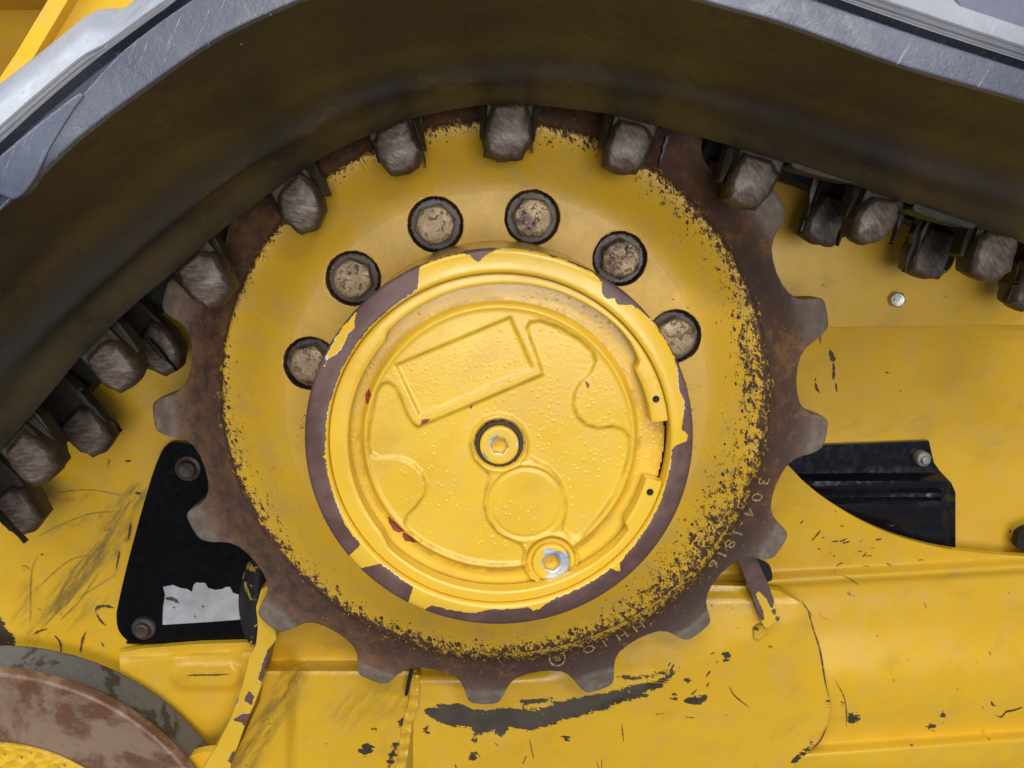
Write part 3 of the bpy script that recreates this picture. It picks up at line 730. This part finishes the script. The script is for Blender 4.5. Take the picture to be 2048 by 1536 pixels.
for q_, (px, py, h_, tx, ty, sc) in enumerate([(240,864,30,.66,.75,1.0),(214,846,60,.66,.75,.8),(50,1086,20,.66,.75,.9),(352,742,10,.66,.75,.7),(470,588,90,.66,.75,.8),(650,392,80,.45,.89,.9),(852,335,70,.22,.97,1.0),(1064,306,70,.0,1,.95),(962,262,60,.05,1,.6),(1210,330,60,-.15,.98,.8),(1318,335,70,-.22,.97,.6),
        (1601,462,10,-.27,.96,1.1),(1612,440,40,-.2,.97,.8),(1676,492,30,-.3,.95,.8),(1694,470,60,-.3,.95,.6),(1785,489,40,-.25,.96,.8),(1809,545,0,-.24,.97,1.2),(1828,520,40,-.28,.96,.9),(1897,541,30,-.27,.96,.9),(1920,520,60,-.27,.96,.7),(2016,602,20,-.25,.96,1.2),(2036,570,60,-.27,.96,.8)]):
    l_ = (30, 16, 40)[q_ % 3]*sc
    fp = U(px, py, h_)+np.array([-tx, 0, ty])*l_*S
    place(fins[q_ % 3], fp, (-tx+random.uniform(-.05, .05), ty), sc)
for o in protoL+fins+flaps: bpy.data.objects.remove(o)

# ================================================================== frame plates
frame = thing('undercarriage_frame', 'scuffed yellow steel undercarriage frame behind and below the sprocket', 'machine frame', tuple(U(1100, 1400, -80)))
# mid recessed panel and upper panel
sheet('recessed_panel', [(1440,560),(2160,560),(2160,1150),(1440,1150)], lambda x, y: -212+26*((np.asarray(y)-860)/260.)**2, M_PANEL, frame, res=24, rounded=False)
side = thing('side_panel', 'flat yellow sheet panel with one silver bolt on the right above the seam', 'panel', tuple(U(1800, 600, -175)))
sheet('sheet', [(1440,330),(2160,330),(2160,649),(1640,655),(1440,658)], lambda x, y: -172-6*ss(520, 360, np.asarray(y)), M_PANEL, side, res=16, rounded=False, thick=10)
def hexbolt(px, py, h, r, mat, parent, name='bolt', tall=14, washer=0):
    n = 36; t = np.arange(n)*2*math.pi/n; hx = r*math.cos(math.pi/6)/np.cos(np.mod(t+.2, math.pi/3)-math.pi/6)
    rows = ([(r*1.25, 0), (r*1.25, 2.5), (r*1.1, 3)] if washer else [])+[(hx, 0 if not washer else 3), (hx, tall*.75), (np.minimum(hx, r*.93), tall*.92), (r*.78, tall), (r*.3, tall-.6), (.2, tall-.6)]
    V, Fc, _, _ = polar(rows, t)
    return mesh(name, V+U(px, py, h), Fc, mat, parent, sharp=30)
hexbolt(1790, 598, -172, 14.5, M_ZINC, side, washer=0)
# bracket
brk = thing('support_bracket', 'glossy black pressed bracket in the opening right of the sprocket', 'bracket', tuple(U(1750, 980, -190)))
def hb(x, y):
    y = np.asarray(y)+(np.asarray(x)-1700)*.02
    return -198+26*ss(944, 966, y)-8*ss(972, 992, y)+22*ss(992, 1010, y)-10*ss(1015, 1060, y)-14*ss(1885, 1908, np.asarray(x))
sheet('bracket_plate', [(1540,900),(1580,892),(1700,888),(1858,882),(1863,905),(1868,925),(1880,942),(1903,966),(1911,985),(1911,1110),(1540,1110)], hb, M_BLACK2, brk, res=8, rounded=False, thick=10)
V, Fc, _, _ = polar([(14, 0), (14, 16), (12.5, 18.5), (9, 19), (.2, 19)], np.arange(32)*2*math.pi/32)
mesh('stud', V+U(1840, 914, -198), Fc, M_STUD, brk)
V, Fc, _, _ = polar([(7.5, 19), (7.5, 26), (6.5, 27), (.2, 27)], np.arange(24)*2*math.pi/24)
mesh('stud_tip', V+U(1840, 914, -198), Fc, M_ZINC, brk)
# lower right: cut-out plate, ledge and tube
def hr(x, y):
    x = np.asarray(x, float); y = np.asarray(y, float); y1 = 1150-(x-1560)*.057; ye = 1494-(x-1690)*.072
    h = -132+20*ss(y1-11, y1+13, y)-9*ss(y1+15, y1+27, y)+10*ss(y1+22, y1+110, y)+26*ss(y1+90, y1+230, y)-8*ss(1380, 1480, y)+26*ss(ye-12, ye+13, y)-10*ss(1515, 1600, y)
    return h
arc = spline([(1400,760),(1480,830),(1530,885),(1572,926),(1610,965),(1660,1004),(1730,1045),(1800,1074),(1880,1095),(1960,1106),(2048,1112),(2160,1116)], 6)
ch_r = [[(1692,1430),(1712,1425),(1722,1440),(1700,1445)],[(1856,1452),(1872,1450),(1870,1458),(1858,1458)],[(1886,1420),(1891,1445),(1887,1450),(1883,1430)]]
ledge_pts = [(x, 1150-(x-1560)*.057+d) for x in np.arange(1400, 2170, 9) for d in (-12, -9, -6.5, -4, -1, 2, 5, 8, 11, 14, 18, 22, 27, 33)]+[(x, 1494-(x-1690)*.072+d) for x in np.arange(1400, 2170, 9) for d in (-13, -10, -7.5, -5, -2, 1, 4, 7, 10, 13, 17)]
lower = sheet('cutout_plate', [tuple(p) for p in arc]+[(2160,1600),(1480,1600),(1400,1180)], hr, M_FRAME, frame, res=9, rounded=False, thick=16, chips=ch_r, extra=ledge_pts)
RNGm = np.random.default_rng(8)
def dashes(n, x0, x1, y0, y1, ang, L, w):
    out = []
    for i in range(n):
        x, y = RNGm.uniform(x0, x1), RNGm.uniform(y0, y1); a = math.radians(ang+RNGm.normal(0, 18)); l = L*RNGm.uniform(.4, 1.4)
        out.append(([(x, y), (x+l*.5*math.cos(a)+RNGm.normal(0, .7), y+l*.5*math.sin(a)+RNGm.normal(0, .7)), (x+l*math.cos(a), y+l*math.sin(a))], w*RNGm.uniform(.6, 1.4)))
    return out
marks('scratch_marks', dashes(11, 1620, 1780, 1040, 1135, -8, 14, 2.6)+dashes(6, 1700, 1840, 1090, 1140, -8, 12, 2)+[([(1624,1081),(1634,1070),(1642,1060)],4),([(1600,1048),(1608,1040)],3), ([(1685,1150),(1700,1158),(1718,1170)],2)]+dashes(6, 1700, 2040, 1200, 1480, 55, 12, 1.6)
      +[([(1602,1203),(1612,1215),(1625,1232)],2), ([(1982,1402),(1986,1410),(1992,1412)],5), ([(1990,1430),(2003,1434),(2012,1424),(2030,1420),(2046,1414)],4), ([(1668,1356),(1690,1400),(1693,1455)],2)], hr, M_MARK, frame)
marks('scratch_marks', [([(1660,700),(1664,712),(1668,724)],11),([(1667,726),(1668,740),(1667,760)],6),([(1672,765),(1674,785)],3),([(1631,765),(1634,778),(1640,786)],5),([(1772,744),(1778,747)],4),([(1632,756),(1630,763)],2),([(2020,1060),(2022,1066)],4),([(1800,780),(1803,784)],2),([(1640,655),(1641,690)],2)], lambda x, y: -212+26*((np.asarray(y)-860)/260.)**2, M_MARK, frame, lift=1.5)
# dark hole beside the tab, small black corner at the right
sheet('slot', [(1500,1118),(1530,1124),(1541,1134),(1545,1158),(1534,1164),(1505,1160)], const(-104), M_HOLE, frame, res=8, thick=4)
sheet('slot', [(2046,1062),(2036,1080),(2034,1092),(2048,1102),(2100,1106),(2100,1050)], const(-150), M_HOLE, frame, res=10, thick=20)
# welded plate
def hw(x, y):
    x = np.asarray(x, float); y = np.asarray(y, float)
    d = ((x-1130)*(1265-1440)-(y-1440)*(1530-1130))/math.hypot(400, 175)
    return -66-12*ss(1204, 1176, y)*(x > 1200)-.13*np.maximum(0, d)-22*ss(1362, 1330, y)*ss(1150, 1000, x)-10*ss(845, 826, x)*0
zl = lambda L: [(700+x/2.9257, 1011+y/2.9257) for x, y in L]
scuff = [zl([(440,1200),(520,1165),(640,1172),(700,1192),(720,1204),(880,1192),(1100,1192),(1300,1135),(1450,1112),(1600,1075),(1800,1020),(1925,958),(1830,1055),(1700,1092),(1740,1112),(1600,1150),(1450,1200),(1330,1232),(1200,1272),(1060,1312),(930,1292),(880,1342),(840,1312),(740,1332),(700,1292),(600,1292),(480,1242)]),
         zl([(1560,1010),(1640,990),(1580,1012),(1700,1000),(1900,960),(1820,990),(1640,1025)]), zl([(1960,1010),(2000,1015),(1975,1045),(1950,1040)]), zl([(1000,1145),(1120,1130),(1220,1115),(1120,1150),(1010,1160)]),
         zl([(1880,1120),(1900,1095),(1930,1090),(1900,1130)]), zl([(1960,1140),(2000,1120),(2048,1120),(2100,1112),(2060,1150),(2010,1160)]), zl([(705,1450),(740,1445),(735,1480),(705,1485)]), zl([(440,1290),(460,1300),(455,1330),(438,1330)]), zl([(1240,1350),(1290,1360),(1275,1372)]), zl([(720,1355),(745,1360),(735,1390),(718,1380)]),
         [(1651,1405),(1660,1400),(1661,1412)], [(1612,1498),(1625,1488),(1600,1515),(1585,1526),(1588,1518)], [(1446,1310),(1456,1306),(1459,1316),(1450,1320)]]
weld = [(826,1600),(826,1320),(900,1318),(1100,1318),(1250,1240),(1330,1180),(1420,1170),(1500,1172),(1560,1182),(1602,1206),(1622,1240),(1640,1300),(1656,1370),(1662,1412),(1655,1448),(1630,1490),(1590,1530),(1560,1600)]
sheet('welded_plate', weld, hw, M_FRAME, frame, res=5.5, rounded=False, thick=18, chips=scuff)
marks('scratch_marks', [([(1458,1372),(1470,1392),(1500,1416)],2.6),([(1604,1200),(1616,1222),(1628,1262),(1640,1300),(1650,1360),(1659,1400)],3.2),([(1655,1450),(1640,1482),(1620,1500)],3),([(1420,1310),(1430,1304)],3),([(1370,1434),(1390,1436)],1.5)]+dashes(5, 1000, 1350, 1440, 1530, 70, 30, 1.8)+dashes(5, 1330, 1440, 1320, 1400, -35, 14, 3)+dashes(3, 900, 1050, 1480, 1530, 60, 16, 2.5), hw, M_MARK, frame)
# housing left of the weld
def hl_(x, y):
    x = np.asarray(x, float); y = np.asarray(y, float)
    return -128+40*ss(1318, 1346, y)+6*ss(1350, 1500, y)-22*ss(600, 566, x)*ss(1280, 1330, y)
ch_h = [[(727,1492),(738,1486),(746,1492),(740,1505),(728,1510),(720,1504)],[(788,1485),(797,1486),(792,1505),(782,1530),(772,1545),(778,1520)],[(800,1436),(808,1436),(806,1450),(800,1455)],[(746,1456),(750,1456),(749,1460)]]
sheet('housing_plate', [(548,1240),(560,1230),(840,1230),(834,1340),(800,1600),(420,1600),(470,1510),(520,1400)], hl_, M_FRAME, frame, res=7, rounded=False, thick=16, chips=ch_h,
      grime=[([(585,1350),(560,1400),(520,1470),(490,1520)], 40, .75), ([(700,1420),(760,1400),(830,1430)], 60, .35)])
bead = spline([(828,1350),(826,1400),(815,1440),(808,1480),(800,1540),(795,1600)], 8)
sheet('weld_bead', [tuple(p) for p in bead+np.array([12, 0])]+[tuple(p) for p in (bead-np.array([8, 0]))[::-1]], lambda x, y: -76+2.5*np.sin(np.asarray(y)*.25)+1.5*np.sin(np.asarray(x)*.5), M_FRAME, frame, res=5, rounded=False, thick=20)
sheet('slot', [(819,1342),(827,1342),(820,1372),(815,1392),(809,1390),(813,1368)], const(-62), M_HOLE, frame, res=6, thick=3)
# tab with chipped paint
hub_tab = thing('stop_tab', 'small chipped steel bar welded beside the lower right sprocket teeth', 'bar', tuple(U(1520, 1190, -50)))
hexbar = sheet('bar', [(1466,1095),(1502,1090),(1535,1165),(1562,1238),(1533,1257),(1526,1250),(1500,1180)], lambda x, y: -48+.02*(np.asarray(y)-1180), M_HUB, hub_tab, res=4, rounded=False, thick=45,
      chips=[[(1462,1090),(1506,1085),(1530,1150),(1546,1196),(1544,1214),(1530,1190),(1514,1178),(1510,1190),(1524,1222),(1526,1240),(1512,1216),(1494,1160)],[(1545,1222),(1549,1219),(1549,1228)],[(1553,1236),(1557,1234),(1556,1241)]])
sheet('weld_foot', [(1508,1258),(1520,1250),(1535,1254),(1538,1264),(1518,1280),(1508,1276)], const(-60), M_FRAME, hub_tab, res=4, thick=10, rounded=False, chips=[[(1510,1257),(1520,1254),(1517,1260)]])

# left plate
def hlp(x, y): return -178+0.010*(np.asarray(y, float)-900)+6*np.sin(np.asarray(x, float)*.012)
gr = [([(275,990),(235,1030),(215,1090),(150,1160),(90,1250)], 34, .8), ([(262,1045),(255,1080)], 9, .9), ([(235,1100),(230,1150)], 8, .8), ([(130,1000),(250,985)], 6, .5), ([(100,1060),(230,1025)], 6, .5), ([(140,1180),(70,1270)], 30, .6), ([(60,1180),(40,1230)], 30, .5), ([(200,1200),(120,1250)], 25, .4)]
sheet('side_plate', [(-120,560),(560,560),(600,1000),(600,1300),(505,1295),(400,1345),(190,1360),(-120,1360)], hlp, M_FRAME, frame, res=8, rounded=False, thick=14, grime=gr,
      chips=[[(-120,1200),(-20,1215),(4,1240),(12,1262),(24,1268),(30,1290),(32,1330),(-120,1330)],[(46,1132),(52,1134),(50,1138)]])
marks('scratch_marks', [([(190,1225),(195,1215),(212,1212),(228,1216)],6),([(192,1226),(200,1240),(212,1252)],4),([(66,1270),(78,1262),(95,1258)],4),([(108,1270),(120,1285),(122,1308)],4),([(172,1262),(165,1280),(160,1306)],6),([(203,1285),(208,1294)],4),([(250,922),(262,922)],6),([(262,1045),(257,1080)],5),([(240,1100),(232,1140)],4),([(270,985),(282,988)],6)], hlp, M_MARK, frame)
marks('scratch_marks', [([(70,1075),(120,1050),(180,1028),(240,1022)],3),([(110,985),(180,980),(250,992)],3),([(60,1140),(50,1130)],3),([(90,1250),(150,1180),(190,1120),(230,1050),(262,1000)],9),([(100,1230),(140,1150),(200,1080)],4),([(60,1250),(62,1150),(75,1110)],3),([(150,1200),(230,1150)],3),([(70,1180),(140,1120),(200,1110)],2.5),([(200,1140),(160,1200),(120,1240)],4)], hlp, M_SMEAR, frame)
# black cover
cov = thing('access_cover', 'black triangular cover plate with rusty bolts and a torn white sticker left of the sprocket', 'cover plate', tuple(U(380, 1100, -172)))
sheet('cover', [(321,908),(336,888),(356,884),(420,900),(520,960),(640,1080),(640,1282),(520,1280),(275,1288),(254,1280),(238,1262),(233,1236),(237,1205),(262,1100),(300,965)], const(-166), M_BLACK, cov, res=8, rounded=True, thick=10)
def flatbolt(px, py, r):
    n = 36; t = np.arange(n)*2*math.pi/n
    rows = [(r, 0), (r, 5), (r*.93, 8), (r*.72, 9), (r*.66, 10), (r*.62, 17), (r*.5, 19), (r*.3, 18), (.2, 18)]
    V, Fc, _, _ = polar(rows, t); return mesh('bolt', V+U(px, py, -166), Fc, M_DIRTYBOLT, cov, sharp=30)
flatbolt(378, 935, 24); flatbolt(289, 1255, 22)
sheet('torn_sticker', [(325,1250),(326,1215),(330,1190),(326,1174),(345,1170),(360,1176),(374,1178),(384,1184),(387,1170),(392,1165),(410,1166),(416,1176),(430,1180),(445,1178),(452,1174),(460,1174),(466,1186),(500,1196),(500,1238),(420,1244)], const(-165), M_STICK, cov, res=6, rounded=False, thick=1.2)
marks('sticker_tear', [([(330,1197),(345,1198),(358,1206)],7),([(346,1214),(350,1216)],5),([(404,1212),(408,1214)],4),([(388,1230),(392,1238)],2)], const(-165), M_MARK, cov)
# worn pad beside the wheel
hose = thing('worn_pad', 'black worn pad showing yellow between the cover plate and the bottom left teeth', 'pad', tuple(U(510, 1200, -130)))
sheet('pad', [(520,1105),(495,1128),(481,1170),(477,1200),(481,1245),(492,1275),(506,1292),(520,1265),(530,1215),(540,1160),(545,1120)], lambda x, y: -128-(np.abs(np.asarray(x, float)-510+(np.asarray(y, float)-1200)*.05)/32.)**2*34, M_HOSE, hose, res=5, thick=30)
# flange strip
def hfs(x, y): return np.full(np.shape(x), -58.0)
strip_o = [(522,1180),(545,1165),(556,1200),(548,1250),(553,1278),(541,1296),(528,1340),(522,1372),(508,1410),(492,1444),(478,1484),(462,1530),(448,1600),(370,1600),(402,1545),(432,1496),(462,1436),(485,1372),(500,1310),(512,1290),(516,1250),(512,1215)]
sheet('flange_strip', strip_o, hfs, M_HUB, frame, res=4, rounded=False, thick=75, chips=[[(548,1292),(537,1310),(528,1345),(526,1362),(519,1358),(528,1325),(536,1302)],[(506,1392),(502,1408),(492,1400),(498,1384)],[(497,1430),(492,1450),(482,1442),(470,1440),(484,1430)],[(470,1412),(476,1396),(466,1402),(462,1416)],[(470,1500),(462,1526),(458,1520)],[(540,1170),(552,1190),(550,1215),(540,1230),(536,1210),(546,1195)]])
# ledge plate lower left
def hlg(x, y):
    x = np.asarray(x, float); y = np.asarray(y, float)
    bo = np.hypot(np.maximum(0, np.abs(x-412)-44), (y-1352)*1.0)
    yt = 1312-(x-270)*.055
    return -150+10*ss(yt-2, yt+10, y)+7*ss(30, 20, bo)-24*ss(1430, 1530, y)*ss(340, 430, x)
sheet('ledge_plate', [(238,1306),(285,1297),(400,1288),(530,1284),(530,1600),(330,1600),(270,1450),(240,1348)], hlg, M_PANEL, frame, res=7, rounded=False, thick=14)
marks('scratch_marks', [([(372,1351),(400,1350),(430,1350),(460,1348)],3.4)], hlg, M_MARK, frame)
sheet('round_tab', [(362,1540),(378,1515),(400,1506),(430,1504),(450,1520),(450,1580),(362,1580)], const(-74), M_YEL, frame, res=7, thick=20)
# ================================================================== track roller
def circ3(p, h):
    w = np.array([U(x, y, h)/S for x, y in p])[:, [0, 2]]
    A_ = 2*(w[1:]-w[0]); b_ = (w[1:]**2).sum(1)-(w[0]**2).sum(); c_ = np.linalg.solve(A_, b_); return c_, np.hypot(*(w[0]-c_))
rc_, rr_f = circ3([(0, 1345), (215, 1407), (370, 1531)], -40)
ax = np.array([rc_[0]*S, 40*S, rc_[1]*S]); kx = rr_f/711.0
rol = thing('track_roller', 'rusty track roller with a yellow hub in the lower left corner', 'roller', tuple(ax))
tt = T(10)+np.arange(500)*T(120)/499
def rev(name, prof, mat, **kw):
    V, Fc, RR, TT = polar([(r*kx, h) for r, h in prof], tt, closed=False); V[:, 0] += ax[0]; V[:, 2] += ax[2]
    return mesh(name, V, flipf(Fc), mat, rol, sharp=28, **kw)
def rad(px, py, h): w = U(px, py, h)/S; return math.hypot(w[0]-rc_[0], w[2]-rc_[1])/kx
rt, rh = .5*(rad(150, 1316, -126)+rad(330, 1392, -126)), .5*(rad(60, 1484, -56)+rad(165, 1537, -56))
rev('rim', [(690, -50), (692, -60), (703, -82), (rt-2, -116), (rt, -121), (rt-4, -127), (rt-30, -130)], M_TYRE)
rev('flange', [(rh, -62), (rh+4, -50), (rh+12, -47), (640, -44), (680, -40), (700, -38), (708, -40), (712, -46), (713, -58), (706, -66), (690, -70)], M_ROLLER)
k = NT('cast_yellow_hub'); vz = k.vor(.055); n5 = k.noise(.03, 4, .6)
M_CAST = k.out(k.mix(k.ramp(k.ma('ADD', vz, k.ma('MULTIPLY', n5, .5)), .28, .42, 1, 0), YEL, (.30, .12, .03)), .42, k.bump(vz, .9, 5.0))
rev('hub_face', [(300, -58), (rh-70, -56), (rh-16, -56), (rh-6, -60), (rh-2, -66), (rh+2, -70)], M_CAST)

# ================================================================== machine body behind
body = thing('machine_body', 'yellow machine body panels seen beyond the track in the upper left corner', 'machine body', tuple(U(100, 100, -420)))
sheet('body_panel', [(-400,-400),(2500,-400),(2500,1900),(-400,1900)], const(-470), M_PANEL, body, res=90, rounded=False, thick=10)
sheet('beam_edge', [(140,-60),(172,-60),(70,110),(10,205),(-80,330),(-110,310),(-30,200),(30,110),(96,0)], const(-120), M_PANEL, body, res=14, rounded=False, thick=60)
sheet('beam_side', [(172,-60),(420,-60),(420,330),(-80,330),(10,205),(70,110)], lambda x, y: -150+0*x, M_PANEL, body, res=20, rounded=False, thick=30)

a_, b_ = U(-500, -45, -200), U(360, -45, -200)  # added slab above the view that shades the corner body panels
bx = [(x, y, z) for x in (a_[0], b_[0]) for y in (.078, .30) for z in (a_[2], a_[2]+.02)]
mesh('shade_slab', bx, [(0, 1, 3, 2), (4, 6, 7, 5), (0, 4, 5, 1), (2, 3, 7, 6), (0, 2, 6, 4), (1, 5, 7, 3)], M_YEL, body, smooth=False)
for o in bpy.data.objects:
    if '_off' in o: del o['_off']
